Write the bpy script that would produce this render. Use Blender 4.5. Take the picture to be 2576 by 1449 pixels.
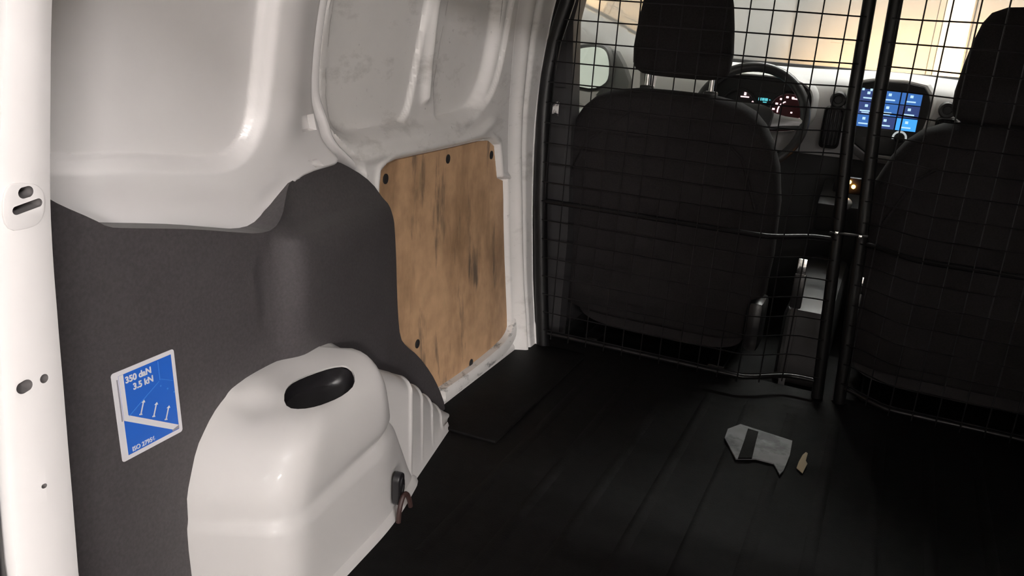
import bpy, bmesh, math, random
import numpy as np
from mathutils import Vector, Matrix
random.seed(4)
for o in list(bpy.data.objects): bpy.data.objects.remove(o)
SC = bpy.context.scene
COL = SC.collection
PI = math.pi
# ------------------------------------------------------------------ camera
# world: x to the van's right, y to the van's front, z up; cargo floor z=0, mesh bulkhead y=0
W, H, F = 2576, 1449, 2120.0
CAM = np.array([0.07, -2.0, 0.86])
def cam_axes(yaw, pitch, roll):
    y, p, r = [math.radians(a) for a in (yaw, pitch, roll)]
    f = np.array([-math.sin(y)*math.cos(p), math.cos(y)*math.cos(p), -math.sin(p)])
    rt = np.array([math.cos(y), math.sin(y), 0]); up = np.cross(rt, f)
    return np.array([math.cos(r)*rt+math.sin(r)*up, -math.sin(r)*rt+math.cos(r)*up, f])
RM = cam_axes(23.3, 18.0, 4.06)
cd = bpy.data.cameras.new('camera'); cam = bpy.data.objects.new('camera', cd); COL.objects.link(cam)
cd.sensor_width = 36; cd.lens = 36*F/W; cd.clip_start = .02
cam.matrix_world = Matrix(((RM[0][0], RM[1][0], -RM[2][0], CAM[0]), (RM[0][1], RM[1][1], -RM[2][1], CAM[1]),
                           (RM[0][2], RM[1][2], -RM[2][2], CAM[2]), (0, 0, 0, 1)))
SC.camera = cam
# ------------------------------------------------------------------ world, exposure
w = bpy.data.worlds.new('world'); SC.world = w; w.use_nodes = True
w.node_tree.nodes['Background'].inputs[0].default_value = (.9, .92, 1, 1)
w.node_tree.nodes['Background'].inputs[1].default_value = .05
SC.view_settings.view_transform = 'Standard'; SC.view_settings.look = 'None'
SC.view_settings.gamma = 1; SC.view_settings.use_curve_mapping = False
SC.view_settings.exposure = 0.95
TUBE_REAR = 205.0      # emission of the garage tubes behind the van
TUBE_FRONT = 84.0     # emission of the tubes ahead of the van
TUBE_FILL = 380.0       # emission of the added, unseen fill tubes further back in the garage
HEADLIGHT_W = 120.0
# ------------------------------------------------------------------ measuring helpers (photo pixel -> point on a real surface)
def at(px, py, ax, v):
    d = RM.T @ np.array([(px-W/2)/F, -(py-H/2)/F, 1.0]); i = 'xyz'.index(ax)
    return CAM + (v-CAM[i])/d[i]*d
PZ = [-.1, 0, .2, .4, .6, .8, .9, 1.0, 1.1, 1.2]
PX = [-.74, -.745, -.76, -.775, -.78, -.762, -.745, -.72, -.68, -.62]
def xw(z):                                   # bowed section of the van's left side
    k = np.array([-.12, -.04, .04, .12]) * .5
    return sum(np.interp(np.asarray(z)+a, PZ, PX) for a in k)/4
def onw(px, py, off=0.0):                    # pixel -> (y, z) on that side, off metres inboard
    x = -.76+off
    for _ in range(40):
        p = at(px, py, 'x', x); x = .5*x+.5*(float(xw(p[2]))+off)
    p = at(px, py, 'x', x); return (p[1], p[2])
def sstep(a, b, v):
    t = np.clip((np.asarray(v, float)-a)/(b-a), 0, 1); return t*t*(3-2*t)
def poly_sdf(P, poly):                       # signed distance, negative inside
    P = np.asarray(P, float); poly = np.asarray(poly, float)
    d = np.full(len(P), 1e9); ins = np.zeros(len(P), bool)
    for i in range(len(poly)):
        a = poly[i]; b = poly[(i+1) % len(poly)]; e = b-a; v = P-a
        t = np.clip((v@e)/(e@e), 0, 1); q = v-np.outer(t, e); d = np.minimum(d, (q*q).sum(1))
        c = (a[1] > P[:, 1]) != (b[1] > P[:, 1])
        xx = a[0]+(P[:, 1]-a[1])/(b[1]-a[1]+1e-12)*e[0]; ins ^= c & (P[:, 0] < xx)
    d = np.sqrt(d); return np.where(ins, -d, d)
def smooth_poly(pts, n=2):                   # Chaikin corner cutting, closed
    pts = [tuple(p) for p in pts]
    for _ in range(n):
        q = []
        for i in range(len(pts)):
            a, b = pts[i], pts[(i+1) % len(pts)]
            q += [tuple(.75*u+.25*v for u, v in zip(a, b)), tuple(.25*u+.75*v for u, v in zip(a, b))]
        pts = q
    return pts
def smooth_line(pts, n=2):                   # the same, ends kept
    for _ in range(n):
        q = [pts[0]]
        for i in range(len(pts)-1):
            a, b = pts[i], pts[i+1]
            q += [tuple(.75*u+.25*v for u, v in zip(a, b)), tuple(.25*u+.75*v for u, v in zip(a, b))]
        q.append(pts[-1]); pts = q
    return pts
# ------------------------------------------------------------------ materials
MATS = {}
def mat(name, col, rough=.5, metal=0, coat=0, spec=.5, noise=0, nscale=30, bump=0, bscale=200, sheen=0, emit=None, estr=0):
    m = bpy.data.materials.new(name); m.use_nodes = True; nt = m.node_tree; b = nt.nodes['Principled BSDF']
    b.inputs['Base Color'].default_value = (*col, 1); b.inputs['Roughness'].default_value = rough
    b.inputs['Metallic'].default_value = metal; b.inputs['Coat Weight'].default_value = coat
    b.inputs['Coat Roughness'].default_value = .08
    b.inputs['Specular IOR Level'].default_value = spec
    if sheen: b.inputs['Sheen Weight'].default_value = sheen
    if emit: b.inputs['Emission Color'].default_value = (*emit, 1); b.inputs['Emission Strength'].default_value = estr
    tc = nt.nodes.new('ShaderNodeTexCoord')
    if noise:
        n = nt.nodes.new('ShaderNodeTexNoise'); n.inputs['Scale'].default_value = nscale; n.inputs['Detail'].default_value = 5
        nt.links.new(tc.outputs['Object'], n.inputs['Vector'])
        r = nt.nodes.new('ShaderNodeValToRGB')
        r.color_ramp.elements[0].position = .3; r.color_ramp.elements[1].position = .7
        r.color_ramp.elements[0].color = (*[c*(1-noise) for c in col], 1)
        r.color_ramp.elements[1].color = (*[min(1, c*(1+noise)) for c in col], 1)
        nt.links.new(n.outputs['Fac'], r.inputs['Fac']); nt.links.new(r.outputs['Color'], b.inputs['Base Color'])
    if bump:
        n = nt.nodes.new('ShaderNodeTexNoise'); n.inputs['Scale'].default_value = bscale; n.inputs['Detail'].default_value = 3
        nt.links.new(tc.outputs['Object'], n.inputs['Vector'])
        bp = nt.nodes.new('ShaderNodeBump'); bp.inputs['Strength'].default_value = bump; bp.inputs['Distance'].default_value = .002
        nt.links.new(n.outputs['Fac'], bp.inputs['Height']); nt.links.new(bp.outputs['Normal'], b.inputs['Normal'])
    MATS[name] = m; return m
def stain(m, scale, lo, hi, col, amount, stretch=(1, 1, 1), seed=0.0):   # scuffs with a shape of their own
    nt = m.node_tree; b = nt.nodes['Principled BSDF']; inp = b.inputs['Base Color']
    tc = nt.nodes.new('ShaderNodeTexCoord'); mp = nt.nodes.new('ShaderNodeMapping')
    mp.inputs['Scale'].default_value = stretch; mp.inputs['Location'].default_value = (seed, seed*1.7, seed*.6)
    n = nt.nodes.new('ShaderNodeTexNoise'); n.inputs['Scale'].default_value = scale; n.inputs['Detail'].default_value = 7
    n.inputs['Roughness'].default_value = .62
    nt.links.new(tc.outputs['Object'], mp.inputs['Vector']); nt.links.new(mp.outputs['Vector'], n.inputs['Vector'])
    mr = nt.nodes.new('ShaderNodeMapRange'); mr.inputs[1].default_value = lo; mr.inputs[2].default_value = hi; mr.inputs[4].default_value = amount
    nt.links.new(n.outputs['Fac'], mr.inputs[0])
    mx = nt.nodes.new('ShaderNodeMix'); mx.data_type = 'RGBA'
    nt.links.new(mr.outputs[0], mx.inputs[0])
    if inp.is_linked: nt.links.new(inp.links[0].from_socket, mx.inputs[6])
    else: mx.inputs[6].default_value = inp.default_value[:]
    mx.inputs[7].default_value = (*col, 1); nt.links.new(mx.outputs[2], inp)
mat('white', (.80, .775, .76), .32, coat=.35, noise=.02, nscale=6)
mat('white_dirty', (.77, .75, .725), .4, coat=.15, noise=.03, nscale=9)
stain(MATS['white_dirty'], 9, .56, .74, (.32, .30, .27), .55, (1, 1, 2.2), 1.3)
stain(MATS['white_dirty'], 60, .66, .76, (.12, .11, .10), .5, (1, 1, 1), 4.1)
mat('sill_white', (.72, .70, .67), .4, noise=.03)
stain(MATS['sill_white'], 38, .54, .66, (.10, .095, .09), .8, (1, .6, 1.5), 2.2)
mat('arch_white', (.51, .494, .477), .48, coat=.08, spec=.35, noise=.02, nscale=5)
mat('trim', (.056, .050, .052), .42, noise=.18, nscale=220, bump=.12, bscale=500)
stain(MATS['trim'], 25, .68, .8, (.12, .115, .115), .35, (1, 1, .35), 3.0)
mat('cavity', (.02, .018, .018), .6)
mat('grey_cavity', (.16, .148, .145), .7)
mat('ply', (.56, .35, .20), .6, noise=.12, nscale=30)
stain(MATS['ply'], 3.6, .46, .62, (.20, .11, .055), .7, (1, 1.5, .55), 7.7)
stain(MATS['ply'], 11, .55, .68, (.06, .05, .045), .8, (1, 2.0, .4), 2.9)
stain(MATS['ply'], 11, .60, .75, (.50, .36, .20), .5, (1, 2.2, .5), 12.4)
mat('rubber', (.0042, .0037, .0037), .65, spec=.10, noise=.3, nscale=40, bump=.3, bscale=350)
stain(MATS['rubber'], 6, .66, .80, (.018, .017, .017), .5, (3, .6, 1), 1.0)
mat('black_steel', (.005, .0045, .005), .38, spec=.35)
mat('black_plastic', (.012, .011, .012), .35)
mat('fabric', (.020, .0172, .018), .95, spec=.2, noise=.2, nscale=260, bump=.25, bscale=600)
mat('chrome', (.85, .84, .82), .12, metal=1)
mat('dash_grey', (.80, .785, .78), .5, bump=.08, bscale=500)
mat('dash_dark', (.03, .028, .029), .5)
mat('silver', (.55, .55, .56), .3, metal=.6)
mat('wheel_leather', (.035, .034, .036), .35)
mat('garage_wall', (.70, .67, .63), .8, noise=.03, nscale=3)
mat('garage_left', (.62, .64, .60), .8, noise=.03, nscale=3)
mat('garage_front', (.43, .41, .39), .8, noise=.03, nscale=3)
mat('garage_grey', (.30, .288, .285), .7, noise=.03, nscale=4)
mat('garage_white', (.80, .78, .76), .6)
mat('garage_floor', (.32, .31, .30), .6, noise=.1, nscale=8)
mat('garage_ceiling', (.60, .59, .57), .9)
mat('blue', (.020, .115, .50), .35)
mat('blue_pale', (.06, .22, .62), .35)
mat('sticker_white', (.66, .64, .66), .4)
mat('sticker_grey', (.26, .25, .28), .4)
mat('strap', (.03, .012, .010), .6)
mat('mottled_grey', (.16, .16, .165), .45, noise=.2, nscale=25)
stain(MATS['mottled_grey'], 14, .5, .62, (.02, .02, .022), .85, (1, 1, 1), 3.3)
mat('paper', (.42, .34, .22), .7)
mat('mirror', (.80, .86, .82), .03, metal=1)
mat('headliner', (.66, .64, .62), .7)
mat('tape', (.65, .62, .60), .6)
def glow(name, col, s):
    m = mat(name, (.01, .01, .01), .4, emit=col, estr=s); return m
glow('tube_glow', (1, .96, .955), 1)
glow('tile_dim', (.035, .06, .19), .55); glow('tile_mid', (.04, .14, .42), .6); glow('tile_bright', (.05, .30, .75), .75)
glow('icon', (.5, .75, 1), .6); glow('red_dial', (.25, .006, .02), .02); glow('pink_mark', (1, .62, .66), .9)
glow('cyan_mark', (.12, .62, .70), .5); glow('amber', (1, .42, .06), 14); glow('white_mark', (.8, .85, .85), .3)
mg = bpy.data.materials.new('glass'); mg.use_nodes = True; nt = mg.node_tree
for n in list(nt.nodes):
    if n.type == 'BSDF_PRINCIPLED': nt.nodes.remove(n)
tr = nt.nodes.new('ShaderNodeBsdfTransparent'); tr.inputs[0].default_value = (.93, .96, .94, 1)
gl = nt.nodes.new('ShaderNodeBsdfGlossy'); gl.inputs['Roughness'].default_value = .02
lw = nt.nodes.new('ShaderNodeLayerWeight'); lw.inputs[0].default_value = .5
fr = nt.nodes.new('ShaderNodeMath'); fr.operation = 'POWER'; fr.inputs[1].default_value = 5.0; nt.links.new(lw.outputs['Facing'], fr.inputs[0])
mx = nt.nodes.new('ShaderNodeMixShader'); nt.links.new(fr.outputs[0], mx.inputs[0]); nt.links.new(tr.outputs[0], mx.inputs[1])
nt.links.new(gl.outputs[0], mx.inputs[2]); nt.links.new(mx.outputs[0], nt.nodes['Material Output'].inputs[0]); MATS['glass'] = mg
# ------------------------------------------------------------------ object helpers
def mk(name, verts, faces, m, parent=None, smooth=True, ang=38, loc=None, kind=None):
    me = bpy.data.meshes.new(name); me.from_pydata([tuple(map(float, v)) for v in verts], [], [tuple(map(int, f)) for f in faces])
    return fin(name, me, m, parent, smooth, ang, loc, kind)
def fin(name, me, m, parent=None, smooth=True, ang=38, loc=None, kind=None):
    if m is not None: me.materials.append(MATS[m])
    if smooth:
        me.polygons.foreach_set('use_smooth', [True]*len(me.polygons)); me.set_sharp_from_angle(angle=math.radians(ang))
    me.update()
    o = bpy.data.objects.new(name, me); COL.objects.link(o)
    if loc is not None: o.location = loc
    if parent is not None: o.parent = parent
    if kind: o['kind'] = kind
    return o
def frombm(name, bm, m, parent=None, smooth=True, ang=38, loc=None, kind=None):
    bmesh.ops.recalc_face_normals(bm, faces=bm.faces)
    me = bpy.data.meshes.new(name); bm.to_mesh(me); bm.free(); return fin(name, me, m, parent, smooth, ang, loc, kind)
def empty(name, label=None, cat=None, loc=(0, 0, 0), group=None, kind=None):
    o = bpy.data.objects.new(name, None); COL.objects.link(o); o.location = loc; o.empty_display_size = .05
    return tag(o, label, cat, group, kind)
def tag(o, label=None, cat=None, group=None, kind=None):
    if label: o['label'] = label
    if cat: o['category'] = cat
    if group: o['group'] = group
    if kind: o['kind'] = kind
    return o
def grid_faces(nu, nv, closed_u=False):
    f = []
    for j in range(nv-1):
        for i in range(nu if closed_u else nu-1):
            i2 = (i+1) % nu; f.append((j*nu+i, j*nu+i2, (j+1)*nu+i2, (j+1)*nu+i))
    return f
def loft(rings, closed=True, caps=True):
    n = len(rings[0]); v = [p for r in rings for p in r]; f = grid_faces(n, len(rings), closed)
    if caps and closed: f.append(tuple(range(n-1, -1, -1))); f.append(tuple((len(rings)-1)*n+i for i in range(n)))
    return v, f
def tube(path, r, n=10, caps=True, closed=False):
    path = [Vector(p) for p in path]; rings = []; N = len(path); up = None
    for i, p in enumerate(path):
        if closed: t = (path[(i+1) % N]-path[i-1]).normalized()
        else: t = (path[min(i+1, N-1)]-path[max(i-1, 0)]).normalized()
        if up is None: up = t.orthogonal().normalized()
        else: up = (up-t*up.dot(t)).normalized()
        s = t.cross(up); rr = r[i] if isinstance(r, (list, tuple)) else r
        rings.append([p+(up*math.cos(2*PI*k/n)+s*math.sin(2*PI*k/n))*rr for k in range(n)])
    if closed: rings.append(rings[0]); return loft(rings, True, False)
    return loft(rings, True, caps)
def rbox(name, c, size, m, parent=None, bev=.006, seg=2, rot=None, kind=None):   # bevelled box about its centre
    bm = bmesh.new(); bmesh.ops.create_cube(bm, size=1); bmesh.ops.scale(bm, vec=size, verts=bm.verts)
    b = min(bev, .49*min(size))
    if b > 0: bmesh.ops.bevel(bm, geom=bm.edges[:], offset=b, segments=seg, affect='EDGES', profile=.5)
    if rot is not None: bmesh.ops.rotate(bm, matrix=rot, verts=bm.verts)
    bmesh.ops.translate(bm, vec=c, verts=bm.verts)
    return frombm(name, bm, m, parent, kind=kind)
def plate(name, pts2, frame, thick, m, parent=None, bev=0, ang=38):   # outline (u,v) extruded; frame=(origin,U,V), thickness towards U x V
    O, U, V = [Vector(a) for a in frame]; N = U.cross(V).normalized(); bm = bmesh.new()
    f = bm.faces.new([bm.verts.new(O+U*p[0]+V*p[1]) for p in pts2])
    r = bmesh.ops.extrude_face_region(bm, geom=[f])
    bmesh.ops.translate(bm, vec=N*thick, verts=[g for g in r['geom'] if isinstance(g, bmesh.types.BMVert)])
    if bev:
        bm.normal_update()
        top = [e for e in bm.edges if all(abs((v.co-O).dot(N)-thick) < 1e-6 for v in e.verts)]
        bmesh.ops.bevel(bm, geom=top, offset=bev, segments=2, affect='EDGES', profile=.5)
    return frombm(name, bm, m, parent, ang=ang)
def pill(w, h, n=10):                        # capsule outline
    r = min(w, h)/2; out = []
    for k in range(2*n):
        a = 2*PI*k/(2*n); x, y = r*math.cos(a), r*math.sin(a)
        if w > h: x += (w/2-r)*(1 if math.cos(a) > 0 else -1)
        else: y += (h/2-r)*(1 if math.sin(a) >= 0 else -1)
        out.append((x, y))
    return out
def rrect2(w, h, r, n=5):
    out = []
    for cx, cy, a0 in ((w/2-r, h/2-r, 0), (-w/2+r, h/2-r, 90), (-w/2+r, -h/2+r, 180), (w/2-r, -h/2+r, 270)):
        for k in range(n+1):
            a = math.radians(a0+90*k/n); out.append((cx+r*math.cos(a), cy+r*math.sin(a)))
    return out
def bool_cut(o, cutters):
    for c in cutters:
        md = o.modifiers.new('cut', 'BOOLEAN'); md.operation = 'DIFFERENCE'; md.object = c; md.solver = 'EXACT'; md.material_mode = 'TRANSFER'
    bpy.context.view_layer.update()
    dg = bpy.context.evaluated_depsgraph_get(); me = bpy.data.meshes.new_from_object(o.evaluated_get(dg))
    o.modifiers.clear(); o.data = me
    for c in cutters: bpy.data.objects.remove(c)
    me.polygons.foreach_set('use_smooth', [True]*len(me.polygons)); me.set_sharp_from_angle(angle=math.radians(38))
def text_mesh(name, body, size, M, m, parent, bold=0.0):
    cu = bpy.data.curves.new(name, 'FONT'); cu.body = body; cu.size = size; cu.extrude = .0002; cu.offset = bold
    cu.align_x = 'CENTER'; cu.align_y = 'CENTER'
    t = bpy.data.objects.new(name, cu); COL.objects.link(t); bpy.context.view_layer.update()
    me = bpy.data.meshes.new_from_object(t.evaluated_get(bpy.context.evaluated_depsgraph_get()))
    bpy.data.objects.remove(t); me.transform(M); me.materials.clear()
    return fin(name, me, m, parent, smooth=False)
def sheet(name, Y, Z, offf, m, parent, side=-1, **k):     # pressed-steel skin: grid (Y,Z arrays [nz,ny]) on the bowed side
    off = offf(Y.ravel(), Z.ravel()); X = xw(Z.ravel())+off
    V = np.stack([X if side < 0 else -X, Y.ravel(), Z.ravel()], 1); nz, ny = Y.shape
    f = grid_faces(ny, nz)
    if side > 0: f = [tuple(reversed(q)) for q in f]
    f = [tuple(reversed(q)) for q in f]
    return mk(name, V, f, m, parent, **k)
# ------------------------------------------------------------------ STRUCTURE: left side of the van
wall_left = empty('wall_left', 'white painted steel inner side of the van with pressed recesses', 'wall', kind='structure')
# quarter panel behind the sliding door
q_rec = smooth_poly([onw(a, b, -.02) for a, b in ((648, 0), (640, 90), (630, 200), (618, 310), (592, 375), (540, 402), (440, 402), (300, 393), (150, 402))] + [(-1.42, .68), (-1.46, .95), (-1.40, 1.04), (-1.0, 1.04)], 2)
y1pts = sorted([(.2, -.73), (.56, -.735), (.59, -.748), (.626, -.815), (.66, -.838), (.70, -.850), (.74, -.857), (.80, -.858), (.86, -.855), (1.0, -.845), (1.13, -.83)])
def y1(z): 
    z = np.asarray(z, float)
    return sum(np.interp(z+a, [p[0] for p in y1pts], [p[1] for p in y1pts]) for a in (-.02, -.01, 0, .01, .02))/5
PKT = [(.083, .044, .6615, .688), (float(y1(.606))-onw(785, 410)[0], float(y1(.606))-onw(806, 408)[0], onw(795, 420)[1], onw(795, 401)[1])]   # pockets: distance from front edge (far, near), z low, high
Q_LOW = [(-1.6, .70)]+smooth_line([onw(a, b, 0) for a, b in ((120, 490), (150, 508), (220, 543), (300, 547), (500, 549), (640, 557), (690, 542), (725, 507), (750, 470), (775, 447), (850, 424))], 1)+[(-.80, .60), (-.70, .55), (-.70, 0), (-1.6, 0)]
def q_off(y, z):
    P = np.stack([y, z], 1); d = poly_sdf(P, q_rec); e = y1(z)-y
    o = -.012*sstep(.018, -.001, d)-.009*sstep(.002, -.0060, d)
    o += .014*np.exp(-((y+.965)/.05)**2)*sstep(.60, .70, z)                # rounded pillar
    we = -poly_sdf(P, Q_LOW)*-1; o += .003*np.exp(-((we-.045)/.022)**2)*sstep(-.86, -.95, y)-.014*sstep(.085, .0, we)*sstep(-.90, -1.0, y)-.034*sstep(.012, -.014, we)*sstep(-1.0, -.95, y)   # rolled lower edge
    o -= .030*sstep(.052, .012, e)*sstep(.66, .72, z)                      # turns away towards the door
    o -= .016*sstep(.040, .015, e)*sstep(.72, .66, z)
    o += .010*np.exp(-(np.maximum(e-.004, 0)/.007)**2)                    # door flange bead
    for far, near, z0, z1 in PKT:
        o -= .013*((e < far) & (e > near) & (z > z0) & (z < z1))
    return o
zs = list(np.arange(.25, 1.13, .003)); es = list(np.arange(0, .11, .003))+list(np.arange(.11, .70, .0032))
for far, near, z0, z1 in PKT:
    zs += [z0-.0008, z0+.0008, z1-.0008, z1+.0008]; es += [near-.0008, near+.0008, far-.0008, far+.0008]
zs = np.array(sorted(zs)); es = np.array(sorted(es))[::-1]
Zg = np.repeat(zs[:, None], len(es), 1); Yg = y1(Zg)-es[None, :]
sheet('quarter_panel', Yg, Zg, q_off, 'white', wall_left, ang=50)
# return flange of the quarter panel towards the door
fl = []
for z in zs[::4]:
    yy = float(y1(z)); x0 = float(xw(z)+q_off(np.array([yy]), np.array([z]))[0])
    fl += [(x0, yy, z), (x0-.004, yy+.006, z), (x0-.02, yy+.009, z), (x0-.06, yy+.01, z)]
mk('door_flange', fl, grid_faces(4, len(zs[::4])), 'white', wall_left)
# rear pillar beside the back door
yfp = [onw(a, b, .12) for a, b in ((152, 0), (147, 250), (145, 500), (160, 750), (180, 1000), (198, 1225), (215, 1449))]
yfz = sorted([(p[1], p[0]) for p in yfp]); 
def yf(z): return float(np.interp(z, [a for a, _ in yfz], [b for _, b in yfz]))
yrz = sorted([(p[1], p[0]) for p in [onw(a, b, .118) for a, b in ((18, 0), (3, 250), (-8, 500), (-6, 750), (3, 950), (20, 1200), (40, 1449))]])
def yr(z): return float(np.interp(z, [a for a, _ in yrz], [b for _, b in yrz]))
rings = []
for z in np.arange(-.02, 1.131, .03):
    x = float(xw(z))+.12; a, b = yf(z), yr(z)
    rings.append([(-.80, a+.004, z), (x-.035, a+.001, z), (x-.012, a-.001, z), (x-.003, a-.006, z), (x, a-.016, z), (x+.001, (a+b)/2, z), (x-.001, b+.012, z), (x-.005, b+.003, z), (x-.012, b, z), (x-.05, b, z), (-.80, b-.02, z)])
pillar_rings = rings
v, f = loft(rings); rear_pillar = mk('rear_pillar', v, f, 'white', wall_left)
py_ = smooth_poly([onw(a, b, .12) for a, b in ((6, 468), (60, 456), (104, 468), (113, 510), (106, 552), (80, 574), (6, 584))], 2)
pc = np.mean(np.array(py_), 0); px_ = float(xw(pc[1]))+.1195; psl = float(xw(pc[1]+.05)-xw(pc[1]-.05))/.1
pad = plate('slot_pad', [(p[0]-pc[0], p[1]-pc[1]) for p in py_][::-1], ((px_, pc[0], pc[1]), (0, 1, 0), Vector((psl, 0, 1))), .0024, 'white', wall_left, .0015)
if pad.data.polygons and sum(v.co.x for v in pad.data.vertices)/len(pad.data.vertices) < px_: pad.location.x = .0024
cut = []
for cx, cy, wy, hz, tilt in ((62, 483, .0155, .011, 4), (66, 519, .031, .0085, 9), (62, 973, .0165, .0125, 12), (110, 952, .0095, .0095, 0), (110, 1222, .006, .005, 0)):
    y, z = onw(cx, cy, .12); t = math.radians(tilt); x = float(xw(z))+.12
    o = plate('cutter', [(p[0]*math.cos(t)-p[1]*math.sin(t), p[0]*math.sin(t)+p[1]*math.cos(t)) for p in pill(wy, hz)], ((x-.03, y, z), (0, 1, 0), (0, 0, 1)), .06, 'grey_cavity')
    cut.append(o)
cut2 = []
for c in cut[:2]:
    k = c.copy(); k.data = c.data.copy(); COL.objects.link(k); cut2.append(k)
bool_cut(rear_pillar, cut); bool_cut(pad, cut2)
seal = [(float(xw(z))+.097, yr(z)-.013, z) for z in np.arange(-.02, 1.13, .04)]
v, f = tube(seal, .014, 10); mk('door_seal', v, f, 'black_plastic', wall_left)
# B-pillar beside the mesh
ybz = sorted([(onw(a, b, .01)[1], onw(a, b, .01)[0]) for a, b in ((1318, 0), (1300, 150), (1290, 300), (1290, 500), (1292, 650), (1297, 800))])
def yb(z): return np.interp(z, [0]+[a for a, _ in ybz], [-.075]+[b for _, b in ybz])
def p_off(y, z):
    s = (y-yb(z))/(0.0-yb(z))
    end = np.interp(z, [0, .04, .19, .405, .62, .9, 1.1], [.036, .032, .024, .021, .016, .012, .01])
    o = end*sstep(-.05, .35, s)-.014*sstep(-.02, -.12, s)
    o -= .010*np.exp(-((s-.48)/.07)**2)
    o += .003*np.exp(-((s-.25)/.1)**2)
    return o
zs2 = np.arange(-.015, 1.13, .012); ss = np.linspace(-.35, 1.0, 60)
Zg = np.repeat(zs2[:, None], len(ss), 1); Yg = yb(Zg)+(0-yb(Zg))*ss[None, :]
sheet('centre_pillar', Yg, Zg, p_off, 'white_dirty', wall_left)
fl = []
for z in zs2:
    x0 = float(xw(z)+p_off(np.array([0.]), np.array([z]))[0]); k = .02*float(sstep(.07, .02, z))
    fl += [(x0, 0, z), (x0+.002+k, .003, z), (x0+k, .008, z), (x0-.05, .012, z), (x0-.06, .10, z)]
mk('pillar_edge', fl, grid_faces(5, len(zs2)), 'white_dirty', wall_left)
# ------------------------------------------------------------------ sliding door (structure)
door = empty('door_1', 'white sliding van door with plywood covered lower opening', 'door', kind='structure')
L = lambda l, o: [onw(a, b, o) for a, b in l]
d_rec = smooth_poly(L(((812, 60), (800, 220), (812, 318), (868, 358), (1000, 335), (1150, 307), (1195, 285), (1232, 205), (1262, 60), (1272, -60)), -.012)+[(-.20, 1.06), (-.80, 1.06)], 2)
pl_l = smooth_poly(L(((832, 0), (812, 220), (825, 318), (862, 340), (930, 327), (1001, 315), (1018, 290), (1030, 250), (1058, 100), (1076, 0)), -.03)+[(-.535, 1.04), (-.80, 1.04)], 1)
pl_r = smooth_poly(L(((1075, 300), (1130, 290), (1179, 276), (1205, 245), (1228, 190), (1248, 90), (1262, 0)), -.03)+[(-.215, 1.04), (-.455, 1.04), (-.455, .9)], 1)
ply_px = ((958, 465), (962, 435), (980, 412), (1000, 402), (1120, 376), (1205, 356), (1228, 354), (1243, 368), (1247, 400), (1250, 448), (1268, 456), (1274, 475), (1282, 540), (1288, 600), (1282, 660), (1278, 720), (1280, 825), (1272, 848), (1255, 866), (1180, 930), (1112, 984))
ply_o = L(ply_px, -.012)+[(-.66, .02), (-.70, .2)]
d_open = L(((950, 470), (954, 428), (975, 405), (1000, 396), (1120, 370), (1205, 349), (1232, 347), (1251, 364), (1258, 445), (1276, 452), (1284, 475), (1290, 540), (1292, 600), (1288, 660), (1284, 720), (1285, 828), (1276, 852), (1258, 872), (1182, 936), (1112, 992)), -.004)+[(-.66, .015), (-.72, .2)]
def bead_y(z): return np.interp(z, [.66, .68, .875, 1.05], [-.497, -.499, -.514, -.53])
def d_off(y, z):
    P = np.stack([y, z], 1)
    d = poly_sdf(P, d_rec); o = -.024*sstep(.010, -.018, d)
    dl = poly_sdf(P, pl_l); dr = poly_sdf(P, pl_r)
    o -= .010*sstep(.002, -.005, np.minimum(dl, dr))
    b = y-bead_y(z); o += .013*np.exp(-(b/.012)**2)*sstep(.672, .69, z)*sstep(1.06, 1.03, z)
    o += .008*np.exp(-((z-.598-.02*sstep(-.3, -.2, y))/.012)**2)*sstep(-.86, -.7, y)*sstep(-.17, -.24, y)
    p = poly_sdf(P, d_open); o -= .020*sstep(.001, -.004, p)
    o += .004*np.exp(-((p-.008)/.006)**2)
    o += .006*sstep(.03, .015, z)
    o -= .055*sstep(y1(z)+.010, y1(z), y)
    return o
ys = np.arange(-.90, -.035, .004); zs3 = np.arange(-.012, 1.12, .0042)
Yg, Zg = np.meshgrid(ys, zs3); sheet('inner_frame', Yg, Zg, d_off, 'white_dirty', door, ang=55)
# plywood sheet in the lower opening
bm = bmesh.new(); fpl = bm.faces.new([bm.verts.new((0, p[0], p[1])) for p in ply_o])
for zc in np.arange(.06, .6, .03):
    bmesh.ops.bisect_plane(bm, geom=bm.verts[:]+bm.edges[:]+bm.faces[:], plane_co=(0, 0, zc), plane_no=(0, 0, 1))
r = bmesh.ops.extrude_face_region(bm, geom=bm.faces[:])
nv = set(g for g in r['geom'] if isinstance(g, bmesh.types.BMVert))
for vtx in bm.verts: vtx.co.x = float(xw(vtx.co.z))-.012-(0 if vtx in nv else .006)
ply = frombm('plywood_panel', bm, 'ply', door, ang=30)
tag(ply, 'brown smudged plywood sheet')
for cx, cy in ((970, 450), (1127, 400), (1236, 390), (1271, 477), (1050, 865), (1185, 913)):
    y, z = onw(cx, cy, -.011); x = float(xw(z))-.0115
    rg = [[(x+h, y+r*math.cos(2*PI*k/16), z+r*1.15*math.sin(2*PI*k/16)) for k in range(16)] for h, r in ((0, .0088), (.0015, .0088), (.0022, .0075), (.0024, .004), (.0018, .001))]
    v, f = loft(rg, True, False); f.append(tuple(4*16+i for i in range(16))); mk('screw_cup', v, f, 'cavity', ply)
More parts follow.
